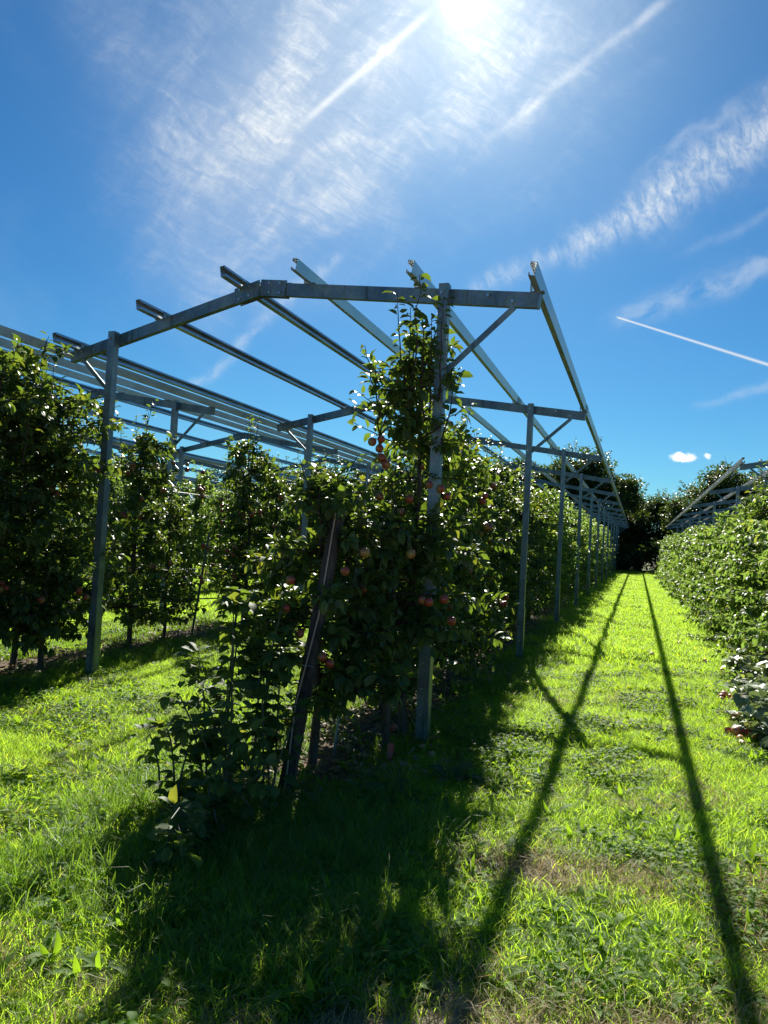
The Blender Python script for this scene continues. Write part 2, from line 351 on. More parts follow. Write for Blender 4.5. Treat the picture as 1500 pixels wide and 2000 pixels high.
# ------------------------------------------------------------------ canopies
POST_H, BEAM_H, SLOPE, DY = 3.64, 3.44, math.tan(R(9.3)), 5.15
GW, OV = 3.84, .75                                # post to post, overhang
def c_prof(w, h, lip, t, flip=1):                 # lipped channel outline: web on the +x side (flip mirrors it)
    p = [(w, 0), (w, h), (0, h), (0, h-lip), (t, h-lip), (t, h-t), (w-t, h-t), (w-t, t), (t, t), (t, lip), (0, lip), (0, 0)]
    return [(x*flip, z) for x, z in p] if flip > 0 else [(x*flip, z) for x, z in p][::-1]
def canopy(label, group, xr, y0, n, dy, near=False, side=-1, first_post_left=True):
    """gable canopy whose right-hand post line stands at xr (side -1: the bay lies to the left of it)"""
    root = empty('canopy_frame', (xr, y0, 0), label=label, cat='canopy frame', group=group)
    W0 = GW*side
    d = Vector((-1, -SKEW*1.0, 0)) if side < 0 else Vector((1, -SKEW, 0))   # along a truss, away from the first post
    if side > 0: d = Vector((1, SKEW, 0))
    sk = d.y
    dn = Vector((d.x, d.y, 0)).normalized()
    perp = Vector((-dn.y, dn.x, 0));  perp = perp if perp.y < 0 else -perp    # towards the viewer end
    ridge_z = BEAM_H + (OV+GW/2)*SLOPE
    def bz(u): return BEAM_H + (OV+min(u, GW-u))*SLOPE                         # beam axis height, u from first post
    # meshes shared by all trusses
    pm = MB(); hw, hd, tt = .040, .042, .0
    pm.box(-hw, hw, -hd, hd, -.35, POST_H); post_me = pm.mesh('post', M['galv'])
    pm = MB(); pm.box(-hw-.006, hw+.007, -hd-.007, hd+.007, -.3, .72); sleeve_me = pm.mesh('post_sleeve', M['galv'])
    bm_ = [MB(), MB()]
    for k, (ua, ub) in enumerate(((-OV, GW/2-.002), (GW/2+.002, GW+OV))):
        A = d*ua; B = d*ub; A.z = bz(ua); B.z = bz(ub)
        bm_[k].bar(A, B, .06, .115)
    beam_me = [b.mesh('roof_beam', M['galv']) for b in bm_]
    pl = MB()
    for s_ in (-1, 1):
        for (ua, ub) in ((GW/2-.30, GW/2-.001), (GW/2+.001, GW/2+.30)):
            A = d*ua; B = d*ub; A.z = bz(ua)+.005; B.z = bz(ub)+.005
            off = perp*(.036*s_); pl.bar(A+off, B+off, .008, .15)
    plate_me = pl.mesh('ridge_plate', M['galv'])
    br = []
    for u0_, u1_ in ((0, -.56), (GW, GW+.56)):
        A = d*u0_; A.z = bz(u0_)-.62; B = d*u1_; B.z = bz(u1_)-.06
        b = MB(); b.bar(A+perp*.02, B+perp*.02, .012, .045); br.append(b.mesh('brace', M['galv']))
    bo = MB(); bo.tube([(0, 0, 0), tuple(perp*.016)], .013, 6); bolt_me = bo.mesh('bolt', M['bolt'])
    for k in range(n):
        y = k*dy
        for j, u in enumerate((0, GW)):
            p0 = d*u; p = link('post', post_me, root, (p0.x, p0.y+y, 0))
            # posts are set just on the viewer's side of the beam
            p.location += perp*.078
            if near and k < 4:
                link('sleeve', sleeve_me, p)
                for zz in (bz(u), bz(u)-.0-.62+.02): link('bolt', bolt_me, p, (perp*.044)+Vector((0, 0, zz)))
                if k < 2:
                    for zz in (.25, .45, .65): link('bolt', bolt_me, p, (perp*.05)+Vector((0, 0, zz)), scl=.6)
            link('brace', br[j], root, (0, y, 0))
        for j in (0, 1):
            b = link('roof_beam', beam_me[j], root, (0, y, 0))
            if k < 3 and near:
                for uu in ((-.55, -.35) if j == 0 else (GW+.35, GW+.55)):
                    q_ = d*uu; q_.z = bz(uu)+.02*(1 if uu in (-.35, GW+.55) else -1); link('bolt', bolt_me, b, q_+perp*.033)
        rp = link('ridge_plate', plate_me, root, (0, y, 0))
        if near and k < 3:
            for uu in (-.24, -.12, .12, .24):
                for dz in (-.04, .05):
                    q_ = d*(GW/2+uu); q_.z = bz(GW/2+uu)+dz; link('bolt', bolt_me, rp, q_+perp*.04)
    # purlins
    L = (n-1)*dy
    for i in range(6):
        u = (-.73, .25, 1.37, 2.16, 3.24, 4.5)[i] if side < 0 else (-.73, .26, 1.36, 2.48, 3.6, 4.57)[i]
        q_ = d*u; z = bz(u)+.0575+.012
        ya, yb = q_.y-.37, q_.y+L+.5
        right_side = (i < 3) if side < 0 else (i >= 3)
        flip = 1 if right_side else -1
        sl_ = -SLOPE if right_side else SLOPE
        ex = Vector((1, 0, sl_)).normalized(); ez = Vector((-sl_, 0, 1)).normalized()
        P = MB(); w, h = .05, .10
        cx = q_.x - flip*w/2
        P.extrude(c_prof(w, h, .024, .004, flip), (cx, ya, z), (cx, yb, z), ex, ez)
        o = link('purlin', P.mesh('purlin', M['galv_sky']), root)
        # seat brackets on each truss
        K = MB(); K.box(q_.x-.05, q_.x+.05, -.03, .03, z-.012, z-.001); K.box(q_.x-flip*.05-.004, q_.x-flip*.05+.004, -.03, .03, z-.012, z+.07)
        kme = K.mesh('bracket', M['galv'])
        for k in range(n if near else min(n, 6)): link('bracket', kme, root, (0, q_.y+k*dy, 0))
        if near:
            J = MB(); J.quadbox(Vector((cx, ya+.42, z))+ex*(flip*(w+.003))+ez*(h/2), ex*.003, (0, .14, 0), ez*.042)
            jme = J.mesh('splice_plate', M['galv'])
            for k in range(1, n, 2): link('splice_plate', jme, o, (0, k*dy, 0))
            S = MB()      # bright solid studs standing in for light coming through the punched slots
            S.tube([(cx+flip*.028, ya+.62, z-.001), (cx+flip*.028, ya+.62, z-.006)], .012, 6); sme = S.mesh('slot_stud', M['bolt'])
            if i in (2, 3, 4, 5, 1):
                for k in range(16): link('slot_stud', sme, o, (0, k*1.03, 0))
    return root
canopy('long galvanised gable canopy frame nearest the viewer, spanning the lane behind the tallest tree', 'gable canopy frames over the orchard', -1.52, 5.88, 13, DY, near=True)
canopy('galvanised gable canopy frame standing directly left of and behind the near left post', 'gable canopy frames over the orchard', -7.14, 5.02+.38, 13, DY)
names = ['third gable canopy frame counted leftward from the path, mostly behind leaves', 'fourth gable canopy frame counted leftward from the path, seen as thin bright rails',
         'fifth gable canopy frame counted leftward from the path, lowest rails above the rows']
for i, nm in enumerate(names):
    canopy(nm, 'gable canopy frames over the orchard', -7.14-5.62*(i+1), 5.4+1.2*(i+1)+(.5 if i else 0), 12, DY)
canopy('weathered gable canopy frame on the right of the grass path, above the leafy hedge row', 'gable canopy frames over the orchard', 2.68, 16.95, 7, 7.1, side=1)
canopy('gable canopy frame farthest right, beyond the one bordering the grass path', 'gable canopy frames over the orchard', 2.68+5.62, 18.2, 7, 7.1, side=1)

# ------------------------------------------------------------------ leaves
def leaf_arrays(P, Dv, Nv, L, Wd, fine=True, curl=.25, fold=.22):
    """P base, Dv tip direction, Nv leaf normal, L length, Wd width -> verts, tris"""
    n = len(P); Dv = Dv/np.linalg.norm(Dv, axis=1, keepdims=True)
    S = np.cross(Dv, Nv); S /= (np.linalg.norm(S, axis=1, keepdims=True)+1e-9); Nn = np.cross(S, Dv)
    L = L[:, None]; w = Wd[:, None]
    cu = curl*L; fo = fold*w
    if fine:
        v = [P, P+Dv*.32*L+S*.46*w+Nn*(fo-.05*cu), P+Dv*.32*L-Nn*.05*cu, P+Dv*.32*L-S*.46*w+Nn*(fo-.05*cu),
             P+Dv*.68*L+S*.38*w+Nn*(fo*.8-.35*cu), P+Dv*.68*L-Nn*.35*cu, P+Dv*.68*L-S*.38*w+Nn*(fo*.8-.35*cu), P+Dv*.98*L-Nn*cu]
        t = [(0, 1, 2), (0, 2, 3), (1, 4, 5), (1, 5, 2), (2, 5, 6), (2, 6, 3), (4, 7, 5), (5, 7, 6)]
    else:
        v = [P, P+Dv*.5*L+S*.5*w+Nn*fo, P+Dv*.5*L-Nn*.2*cu, P+Dv*.5*L-S*.5*w+Nn*fo, P+Dv*L-Nn*cu]
        t = [(0, 1, 2), (0, 2, 3), (1, 4, 2), (2, 4, 3)]
    k = len(v); V = np.stack(v, 1).reshape(-1, 3)
    T = (np.array(t)[None]+(np.arange(n)*k)[:, None, None]).reshape(-1, 3)
    return V, T
def unit(v): return v/(np.linalg.norm(v, axis=-1, keepdims=True)+1e-9)

class TreeBuild:
    def __init__(s, seed): s.r = np.random.default_rng(seed); s.mb = MB(); s.P = []; s.D = []; s.N = []; s.L = []
    def twig(s, a, b, r0_, r1_, sag=0.0, leaves=10, lsize=.08, seg=4, start=.15, spread=1.0):
        r = s.r; a = np.array(a, float); b = np.array(b, float); pts = []
        for i in range(seg+1):
            t = i/seg; p = a+(b-a)*t; p[2] += -sag*math.sin(t*math.pi/2)**2*1.0 + sag*.0
            pts.append(p+r.normal(0, .008, 3)*(0 < i < seg))
        s.mb.tube(pts, [r0_+(r1_-r0_)*i/seg for i in range(seg+1)], 4, False)
        pts = np.array(pts)
        for t in np.linspace(start, 1.0, leaves):
            f = t*seg; i = min(int(f), seg-1); p = pts[i]+(pts[i+1]-pts[i])*(f-i); ax = unit(pts[i+1]-pts[i])
            out = unit(np.cross(ax, r.normal(size=3))); d = unit(out*spread+ax*.55+np.array([0, 0, .1]))
            d[2] -= r.uniform(0, .55); d = unit(d)
            nrm_ = unit(np.array([0, 0, 1.])+r.normal(0, .38, 3)+out*.15)
            s.P.append(p+out*.012); s.D.append(d); s.N.append(nrm_); s.L.append(lsize*r.uniform(.5, 1.3))
        return pts
    def cluster(s, p, n, rad, lsize):
        r = s.r
        for _ in range(n):
            o = unit(r.normal(size=3)); q = p+o*rad*r.uniform(.2, 1)
            d = unit(o+np.array([0, 0, -.3*r.random()])); nrm_ = unit(np.array([0, 0, 1.])+r.normal(0, .45, 3))
            s.P.append(q); s.D.append(d); s.N.append(nrm_); s.L.append(lsize*r.uniform(.5, 1.3))
    def leaf_mesh(s, name, mat, fine=True, wr=.56, curl=.28, fold=.2):
        P, Dv, Nv, L = map(np.array, (s.P, s.D, s.N, s.L))
        V, T = leaf_arrays(P, Dv, Nv, L, L*wr*s.r.uniform(.85, 1.15, len(L)), fine, curl, fold)
        return np_mesh(name, V, T, mat)
def spindle(seed, h, dens=1.0, r_low=.55, z0=.5, gap=None, leaders=3, shoot=.6, fine=True, lsize=.082, mat='apple_leaf', top_r=.22, hang=.25, step=.055, double=True, extra=()):
    """slender trained apple tree"""
    B = TreeBuild(seed); r = B.r
    tr = []; htr = h-shoot*.6
    for i in range(9):
        t = i/8; tr.append((r.normal(0, .012)*(i > 0), r.normal(0, .012)*(i > 0), -.05+t*(htr+.05)))
    B.mb.tube(tr, [.036*(1-t/8*.78) for t in range(9)], 7)
    trunk = B.mb; B.mb = MB()
    z = z0
    while z < htr:
        t = (z-z0)/max(htr-z0, .1)
        if gap and gap[0] < z < gap[1]:
            z += step; 
            if r.random() < .8: continue
        L = (r_low*(1-t)+top_r*t)*r.uniform(.65, 1.2); a = r.uniform(0, 2*math.pi)
        yst = 1.1                                     # longer along the row (y)
        e = (math.cos(a)*L, math.sin(a)*L*yst, z+r.uniform(-.02, .28)*L)
        sag = hang*L*r.uniform(0, 1.3)
        pts = B.twig((0, 0, z), e, .009, .003, sag, int(11*dens*(L/.4+.5)), lsize, 4, .2)
        for _ in range(int(r.integers(2, 4) if double else 1)):           # side spurs
            k = r.integers(1, 5); p = pts[k]; o = unit(r.normal(size=3)*[1, 1, .6]+[0, 0, .25]); l2 = r.uniform(.08, .22)
            B.twig(p, p+o*l2, .004, .002, .02, int(6*dens+1), lsize, 2, .2)
        z += step*r.uniform(.7, 1.3)/max(dens, .4)**.3
    for i in range(leaders):                          # upright new shoots at the top
        a = r.uniform(0, 6.28); q0 = np.array([math.cos(a)*.06*i, math.sin(a)*.09*i, htr-.25-.12*i]); L = shoot*r.uniform(.7, 1.15)+.2
        e = q0+np.array([r.normal(0, .1), r.normal(0, .12), L])
        B.twig(q0, e, .008, .0025, 0, int(L/.036), lsize*.95, 5, .05, .9)
    for (a_, b_) in extra:                            # single long shoots set by hand
        L = math.dist(a_, b_); B.twig(a_, b_, .008, .0025, -.03, int(L/.034), lsize*1.12, 6, .25, 1.1)
    return trunk.mesh('trunk', M['bark'], True), B.mb.mesh('branches', M['twig']), B.leaf_mesh('foliage', M[mat], fine), B

# apple mesh: lathe with dimple
def apple_mesh(mat, rad=.032, name='apple'):
    prof = [(0, .62), (.28, .86), (.62, .90), (.94, .45), (1.0, .0), (.86, -.55), (.5, -.9), (0, -.80)]
    V = []; F = []; k = 10
    for (x, z) in prof:
        if x == 0: V.append((0, 0, z*rad)); continue
        for i in range(k): a = 2*math.pi*i/k; V.append((x*rad*math.cos(a), x*rad*math.sin(a), z*rad))
    n = 1
    for i in range(k): F.append((0, 1+i, 1+(i+1) % k))
    for j in range(5):
        for i in range(k): a = 1+j*k; i2 = (i+1) % k; F.append((a+i, a+k+i, a+k+i2, a+i2))
    last = len(V)-1; a = 1+5*k
    for i in range(k): F.append((last, a+(i+1) % k, a+i))
    me = bpy.data.meshes.new(name); me.from_pydata(V, [], F); me.polygons.foreach_set('use_smooth', np.ones(len(F), bool)); me.materials.append(M[mat]); me.update()
    return me
apple_me = apple_mesh('apple'); fallen_me = apple_mesh('fallen', .033, 'fallen_apple')
ORD = ['', 'first', 'second', 'third', 'fourth', 'fifth', 'sixth', 'seventh', 'eighth', 'ninth', 'tenth', 'eleventh', 'twelfth', 'thirteenth', 'fourteenth', 'fifteenth', 'sixteenth', 'seventeenth', 'eighteenth', 'nineteenth', 'twentieth']
TENS = {20: 'twenty', 30: 'thirty', 40: 'forty', 50: 'fifty', 60: 'sixty'}
def ordn(n):
    if n <= 20: return ORD[n]
    t, u = n//10*10, n % 10
    return TENS[t][:-1]+'ieth' if u == 0 else TENS[t]+'-'+ORD[u]
def put_tree(protos, loc, rz, scl, label, group, apples=(), cat='apple tree', sx=1.0):
    t, b, f = protos
    root = empty('apple_tree', loc, rz, label=label, cat=cat, group=group); root.scale = (scl*sx, scl, scl)
    link('trunk', t, root)
    link('branches', b, root)
    o = link('foliage', f, root); o['kind'] = 'stuff'
    ca_, sa_ = math.cos(-rz), math.sin(-rz)
    for (x, y, z) in apples:                 # offsets given along the row / across it
        x, y, z = (x*ca_-y*sa_)/scl, (x*sa_+y*ca_)/scl, z/scl
        link('apple', apple_me, root, (x, y, z), (random.uniform(-.5, .5), random.uniform(-.5, .5), random.uniform(0, 6.3)), random.uniform(.85, 1.12)/scl)
    return root
def rand_apples(n, z0, z1, rad=.5):
    out = []
    while len(out) < n:
        z = random.uniform(z0, z1); a = random.uniform(-2.9, .4); r = rad*(1-.45*max(0, (z-1.2)/2.4))*random.uniform(.8, 1.05)
        for _ in range(random.randint(1, 3)): out.append((math.cos(a)*r+random.uniform(-.05, .05), math.sin(a)*r+random.uniform(-.05, .05), z+random.uniform(-.06, .06)))
    return out[:n]
HSH = [((x0+1.72, y0-5.9, z0_), (x1+1.72, y0-5.9, z1)) for x0, z0_, x1, z1, y0 in ((-1.72, 2.75, -1.72, 3.66, 5.68), (-1.80, 2.75, -1.90, 3.52, 5.70), (-2.0, 2.6, -2.16, 3.12, 5.72), (-1.50, 2.7, -1.51, 3.46, 5.66), (-1.76, 2.6, -1.80, 3.42, 5.75), (-1.62, 2.6, -1.66, 3.28, 5.62), (-1.95, 2.4, -2.02, 2.95, 5.6), (-1.45, 2.35, -1.36, 2.85, 5.62))]
HSH += [((0, 0, 2.55), (-.17, -.40, 2.18)), ((.02, -.02, 2.1), (-.28, -.38, 2.02)), ((.05, 0, 2.15), (.35, -.36, 2.04)), ((-.05, 0, 2.45), (-.5, -.1, 2.75)), ((-.03, 0, 2.3), (-.52, -.15, 2.5)), ((-.03, 0, 2.7), (-.42, -.1, 3.0)), ((.03, -.1, 2.4), (.42, -.25, 2.6)), ((0, -.05, 2.5), (-.45, -.3, 2.6)), ((0, 0, 2.6), (.4, -.3, 2.85)), ((0, 0, 2.55), (-.3, -.35, 2.9))]
hero = spindle(14, 3.5, 1.6, .72, .70, gap=(2.08, 2.28), leaders=6, shoot=.5, top_r=.22, extra=HSH, step=.036, lsize=.088)
short_ = spindle(12, 2.15, 2.2, .66, .45, leaders=4, shoot=.3, step=.034, lsize=.09)
mid_ = spindle(13, 2.02, 2.0, .52, .95, leaders=4, shoot=.35, step=.034, lsize=.09, top_r=.4)
big_ = [spindle(21+i, 3.42, 1.7, .66, .42, leaders=8, shoot=.42, top_r=.78, hang=.3, step=.03, lsize=.088) for i in range(2)]
near_ = [spindle(31+i, 3.1, 1.8, .62, .36, leaders=5, shoot=.6, top_r=.34, step=.038, lsize=.088) for i in range(4)]
far_ = [spindle(41+i, 3.0, 1.35, .66, .4, leaders=4, shoot=.4, fine=False, lsize=.115, mat='row_leaf', top_r=.4, step=.05) for i in range(3)]
hedge_ = [spindle(51+i, 2.45, 2.3, .98, .12, leaders=6, shoot=.35, fine=True, lsize=.09, mat='row_leaf', top_r=.66, hang=.45, step=.030) for i in range(3)]
hedge_far = [spindle(61+i, 2.45, 1.2, .95, .15, leaders=4, shoot=.3, fine=False, lsize=.14, mat='row_leaf', top_r=.6, step=.045) for i in range(2)]
strip3 = lambda p: p[:3]
hap = [(-1.93, 5.68, 2.32), (-1.86, 5.68, 2.34), (-1.87, 5.68, 2.27), (-1.85, 5.68, 2.2), (-1.81, 5.68, 2.15), (-2.05, 5.65, 1.94), (-1.99, 5.65, 1.92), (-2.03, 5.68, 1.97), (-1.86, 5.6, 1.91), (-1.48, 5.6, 2.01), (-1.38, 5.55, 1.98), (-1.34, 5.6, 1.93), (-1.63, 5.6, 1.9), (-1.69, 5.6, 1.8)]
hap = [(x+1.72, y-6.08-(.12 if z > 2.1 else 0), z) for x, y, z in hap]
map_ = [(-1.86, 5.05, 1.71), (-1.39, 5.05, 1.19), (-1.34, 5.05, 1.18), (-1.72, 5.0, .57), (-1.26, 5.15, 1.2), (-1.82, 5.05, 1.61), (-1.82, 5.05, 1.24), (-1.73, 5.05, .78), (-1.21, 5.2, 1.05), (-1.5, 5.1, 1.5)]
map_ = [(x+1.72, y-5.45, z) for x, y, z in map_]
sap = [(-2.12, 4.45, 1.12), (-2.10, 4.45, 1.3), (-2.0, 4.42, .97), (-1.84, 4.42, .84), (-1.8, 4.45, .8), (-1.75, 4.5, 1.38), (-1.66, 4.6, 1.5)]
sap = [(x+2.08, y-4.92, z) for x, y, z in sap]
GA = 'apple trees in the row beside the grass path'
put_tree(strip3(short_), (-2.08, 4.92, 0), 0.4, 1.0, 'low first apple tree of the row, just behind the leaning wooden post', GA, sap)
put_tree(strip3(mid_), (-1.72, 5.45, 0), 2.2, 1.0, 'low apple tree between the leaning wooden post and the tallest tree', GA, map_)
put_tree(strip3(hero), (-1.72, 5.90, 0), 0.0, 1.0, 'tallest apple tree at the near end, topped by leafy shoots above the beam', GA, hap)
put_tree(strip3(near_[3]), (-2.15, 6.6, 0), 1.3, .74, 'apple tree close behind and left of the tallest tree, partly hidden by it', GA, rand_apples(5, .8, 1.6, .4))
y = 7.4; i = 5
while y < 64:
    near = y < 17
    pr_ = near_[i % 4] if near else far_[i % 3]
    ap = rand_apples(14 if y < 12 else 7, .7, 2.4, .6) if near else ()
    put_tree(strip3(pr_), ((-1.98 if y < 9.2 else -2.24)+random.uniform(-.07, .07), y, 0), random.uniform(0, 6.28), random.uniform(.93, 1.06),
             f'{ordn(i)} apple tree in the row left of the grass path, counted from its front', GA, ap)
    y += 1.12*random.uniform(.93, 1.08); i += 1
GB = 'apple trees in the row behind the left post'
for i, (yy, pr_, s_) in enumerate([(4.7, big_[0], 1.0), (5.65, big_[1], 1.03), (6.6, big_[0], 1.04), (6.55, big_[1], .93)]):
    put_tree(strip3(pr_), ((-6.3, -6.3, -6.35, -5.93)[i], yy, 0), i*1.9, s_, ['dark tall apple tree at the left edge of the photo, nearest in its row', 'dense dark apple tree at the left edge, second in its row',
             'dense dark apple tree third in its row, just left of the post', 'bushy apple tree whose shoots cross in front of the left galvanised post'][i], GB, rand_apples(9, .8, 2.6, .62))
B_list = [(8.45, near_[0], 1.0), (9.2, near_[3], .72), (11.55, near_[1], 1.12), (12.6, near_[2], .95)]
y = 13.8
while y < 62: B_list.append((y, near_[len(B_list) % 4] if y < 22 else far_[len(B_list) % 3], random.uniform(.92, 1.08))); y += 1.3*random.uniform(.93, 1.08)
for i, (yy, pr_, s_) in enumerate(B_list):
    lab = {0: 'apple tree with reddish fruit just right of the left galvanised post', 1: 'thin low apple tree beside the bare gap in the row behind the left post', 2: 'rounded dark apple tree with fruit right of the bare gap in its row'}.get(i, f'{ordn(i+5)} apple tree in the row behind the left post, counted from the near end')
    put_tree(strip3(pr_), (-6.25+random.uniform(-.06, .06), yy, 0), random.uniform(0, 6.28), s_, lab, GB, rand_apples(34, .75, 2.5, .56) if yy < 14 else ())
for ri, (xr, ya, yb, st, nm) in enumerate([(-10.45, 6.5, 46, 1.12, 'third'), (-14.65, 9, 46, 1.4, 'fourth'), (-18.85, 12, 46, 2.6, 'fifth'), (-23.05, 14, 46, 3.4, 'sixth')]):
    y = ya; k = 1
    while y < yb:
        put_tree(strip3(far_[k % 3]), (xr+random.uniform(-.08, .08), y, 0), random.uniform(0, 6.28), random.uniform(.88, 1.05),
                 f'{ordn(k)} apple tree in the {nm} row leftward from the path, counted from the near end', f'apple trees in the {nm} row leftward from the path')
        y += st*random.uniform(.92, 1.08); k += 1
GR = 'leafy trees forming the hedge right of the path'
y = 9.3; k = 1
while y < 62:
    p_ = hedge_[k % 3] if y < 22 else hedge_far[k % 2]
    put_tree(strip3(p_), (2.2+random.uniform(-.05, .05), y, 0), random.uniform(0, 6.28), random.uniform(.90, 1.12),
             f'{ordn(k)} leafy tree of the hedge right of the grass path, counted from the near end', GR, cat='hedge tree')
    y += .92*random.uniform(.93, 1.07); k += 1
put_tree(strip3(near_[1]), (2.05, 13.6, 0), .7, 1.02, 'slim tall tree sticking up out of the hedge before the right canopy frame', GR, cat='hedge tree')
put_tree(strip3(near_[2]), (2.2, 15.6, 0), 2.7, .98, 'shorter slim tree rising from the hedge at the right edge, behind the taller one', GR, cat='hedge tree')

# ------------------------------------------------------------------ wood at the far end
def wood_tree(seed, h, rad, nleaf):
    B = TreeBuild(seed); r = B.r
    tr = [(r.normal(0, .1)*(i > 0), r.normal(0, .1)*(i > 0), -.1+i/6*h*.8) for i in range(7)]
    B.mb.tube(tr, [.22*(1-i/7.5) for i in range(7)], 7)
    lobes = []
    for _ in range(30):
        t = r.uniform(.06, .97); a = r.uniform(0, 6.28); rr = rad*(1-abs(t-.45)*.9)*r.uniform(.3, 1.0)
        c = np.array([math.cos(a)*rr, math.sin(a)*rr, h*t]); k = min(int(t/.8*6), 5); lobes.append((c, rad*r.uniform(.26, .46)))
        B.mb.tube([tr[max(0, k-1)], tuple((np.array(tr[k])+c)/2+r.normal(0, .1, 3)), tuple(c)], [.07, .04, .015], 4)
        for _ in range(4):
            B.mb.tube([tuple(c), tuple(c+unit(r.normal(size=3)+[0, 0, .7])*rad*r.uniform(.3, .6))], [.015, .006], 3)
    per = nleaf//len(lobes)
    for c, lr in lobes:
        n = per; o = unit(r.normal(size=(n, 3))); q = c+o*lr*(r.uniform(.25, 1.15, (n, 1)))*[1, 1, .8]
        for j in range(n):
            B.P.append(q[j]); B.D.append(unit(o[j]+r.normal(0, .6, 3))); B.N.append(unit(r.normal(0, .6, 3)+[0, 0, 1])); B.L.append(r.uniform(.17, .33))
    for _ in range(26):   # sprigs breaking the outline
        a = r.uniform(0, 6.28); t = r.uniform(.5, 1.0); rr = rad*(1.05-t*.5); p = np.array([math.cos(a)*rr, math.sin(a)*rr, h*t])
        B.twig(p, p+np.array([math.cos(a)*.5, math.sin(a)*.5, r.uniform(.3, 1.0)]), .015, .005, 0, 16, .2, 3)
    return B.mb.mesh('trunk', M['bark']), B.leaf_mesh('crown', M['wood_leaf'], False, .6)
wt_ = [wood_tree(71+i, 8.5, 2.9, 13000) for i in range(4)]
wood_list = [(-4.9, 66, 1.14), (-7.8, 68, 1.05), (-2.2, 65, .90), (.2, 68, .72), (2.2, 67, .74), (4.6, 64, .84), (7.0, 63, .96), (9.8, 64, 1.0), (13, 66, 1.12),
             (-11.5, 67, 1.08), (-15.5, 69, 1.04), (-20, 68, 1.0), (-25, 70, 1.02), (-30, 68, .98), (-35.5, 70, 1.04), (-41, 70, .98), (-47, 68, 1.0), (-53, 70, 1.0), (-0.9, 70.5, .82), (-60, 70, 1.0)]
order = sorted(range(len(wood_list)), key=lambda j: wood_list[j][0])
for q_, j in enumerate(order):
    x, y, s_ = wood_list[j]
    root = empty('woodland_tree', (x, y, 0), random.uniform(0, 6.28), label=f'{ordn(q_+1)} from the left of the tall dark trees closing the orchard', cat='tree', group='tall dark trees at the far end of the orchard')
    root.scale = (s_*random.uniform(.95, 1.15),)*2+(s_,)
    a_, b_ = wt_[j % 4]; link('trunk', a_, root); o = link('crown', b_, root); o['kind'] = 'stuff'
# low thicket under them
B = TreeBuild(90); r = B.r; n = 16000
xs = r.uniform(-62, 16, n); B.P = np.stack([xs, 62.5+r.normal(0, .7, n)+(np.abs(xs) > 12)*1, r.uniform(0, 1, n)**.8*(1.9+.6*np.sin(xs*.8)+.4*np.sin(xs*2.3))], 1)
B.D = unit(r.normal(size=(n, 3))); B.N = unit(r.normal(0, .5, (n, 3))+[0, 0, 1]); B.L = r.uniform(.2, .4, n)
tk = link('undergrowth', B.leaf_mesh('undergrowth', M['wood_leaf'], False, .6))
tag(tk, 'dark undergrowth thicket below the trees at the far end', 'undergrowth', kind='stuff')

# ------------------------------------------------------------------ leaning anchor post and small row furniture
lp = empty('anchor_post', (-1.98, 4.28, 0), label='dark weathered wooden anchor post leaning at the near end of the row', cat='post')
top = Vector((.05, .52, 1.80)); d_ = top.normalized(); bot = -d_*.25
b = MB(); side = Vector((1, 0, 0)); fr = d_.cross(side).normalized(); side = fr.cross(d_)
V8 = []
prof = [(-.042, -.024), (-.024, -.042), (.024, -.042), (.042, -.024), (.042, .024), (.024, .042), (-.024, .042), (-.042, .024)]
b.extrude(prof, bot, top, side, fr); po = link('timber', b.mesh('timber', M['old_wood']), lp)
for t_ in (.42, .66):
    c_ = top*t_ ; b = MB(); rr = .047
    ring = [c_+side*(rr*math.cos(a)*1.02)+fr*(rr*math.sin(a)*1.02) for a in np.linspace(0, 2*math.pi, 13)]
    b.tube(ring, .004, 4, False); link('wire_loop', b.mesh('wire_loop', M['wire']), lp)
b = MB(); b.tube([top*.97+fr*.048*(-1 if fr.y > 0 else 1), top*.6+side*.02-Vector((0, .053, 0)), top*.3-side*.02-Vector((0, .055, 0)), top*.02-Vector((-.02, .06, 0))], .006, 5); link('twine', b.mesh('twine', M['twine']), lp)
def stake(label, a, b_, r_, mat='cane', name='support_stake', cat='stake', group=None):
    root = MB(); root.tube([(0, 0, -.1), tuple(Vector(b_)-Vector(a))], r_, 6)
    o = link(name, root.mesh(name, M[mat]), None, a); return tag(o, label, cat, group)
stake('thin straight support stake rising between the leaning post and the tallest tree', (-2.02, 5.15, 0), (-1.92, 5.3, 2.15), .011, 'galv')
stake('thin dark stake standing alone in the gap behind the left post', (-6.25, 9.9, 0), (-6.22, 10.2, 1.55), .018, 'cane')
pg = MB(); pg.box(-.02, .02, -.012, .012, -.05, .17); tag(link('marker_peg', pg.mesh('marker_peg', M['red']), None, (-1.6, 5.15, 0), (.05, .08, .3)), 'short red marker peg in the soil before the tallest tree', 'peg')
def wire(name, mat, x, y0, y1, z, r_, label, cat, sag=0.03, step=2.0, group=None):
    n = int((y1-y0)/step)+1; b = MB(); P = []
    for i in range(n+1):
        for s_ in (0, .5):
            yy = y0+(i+s_)*step
            if yy <= y1: P.append((x, yy, z-(sag if s_ else 0)*random.uniform(.5, 1)))
    b.tube(P, r_, 4); return tag(link(name, b.mesh(name, M[mat])), label, cat, group)
wire('irrigation_hose', 'hose', -6.2, 3.5, 60, .57, .010, 'black irrigation hose strung low along the row behind the left post', 'hose', .05)
wire('irrigation_hose', 'hose', -2.0, 4.6, 60, .55, .009, 'black irrigation hose strung low along the row behind the leaning post', 'hose', .05)
wire('trellis_wire', 'wire', -6.2, 3.5, 60, 1.0, .004, 'lower steel trellis wire along the row behind the left post', 'wire', .01)
wire('trellis_wire', 'wire', -2.0, 4.75, 60, 1.45, .003, 'steel trellis wire from the leaning post along the row beside the path', 'wire', .01)
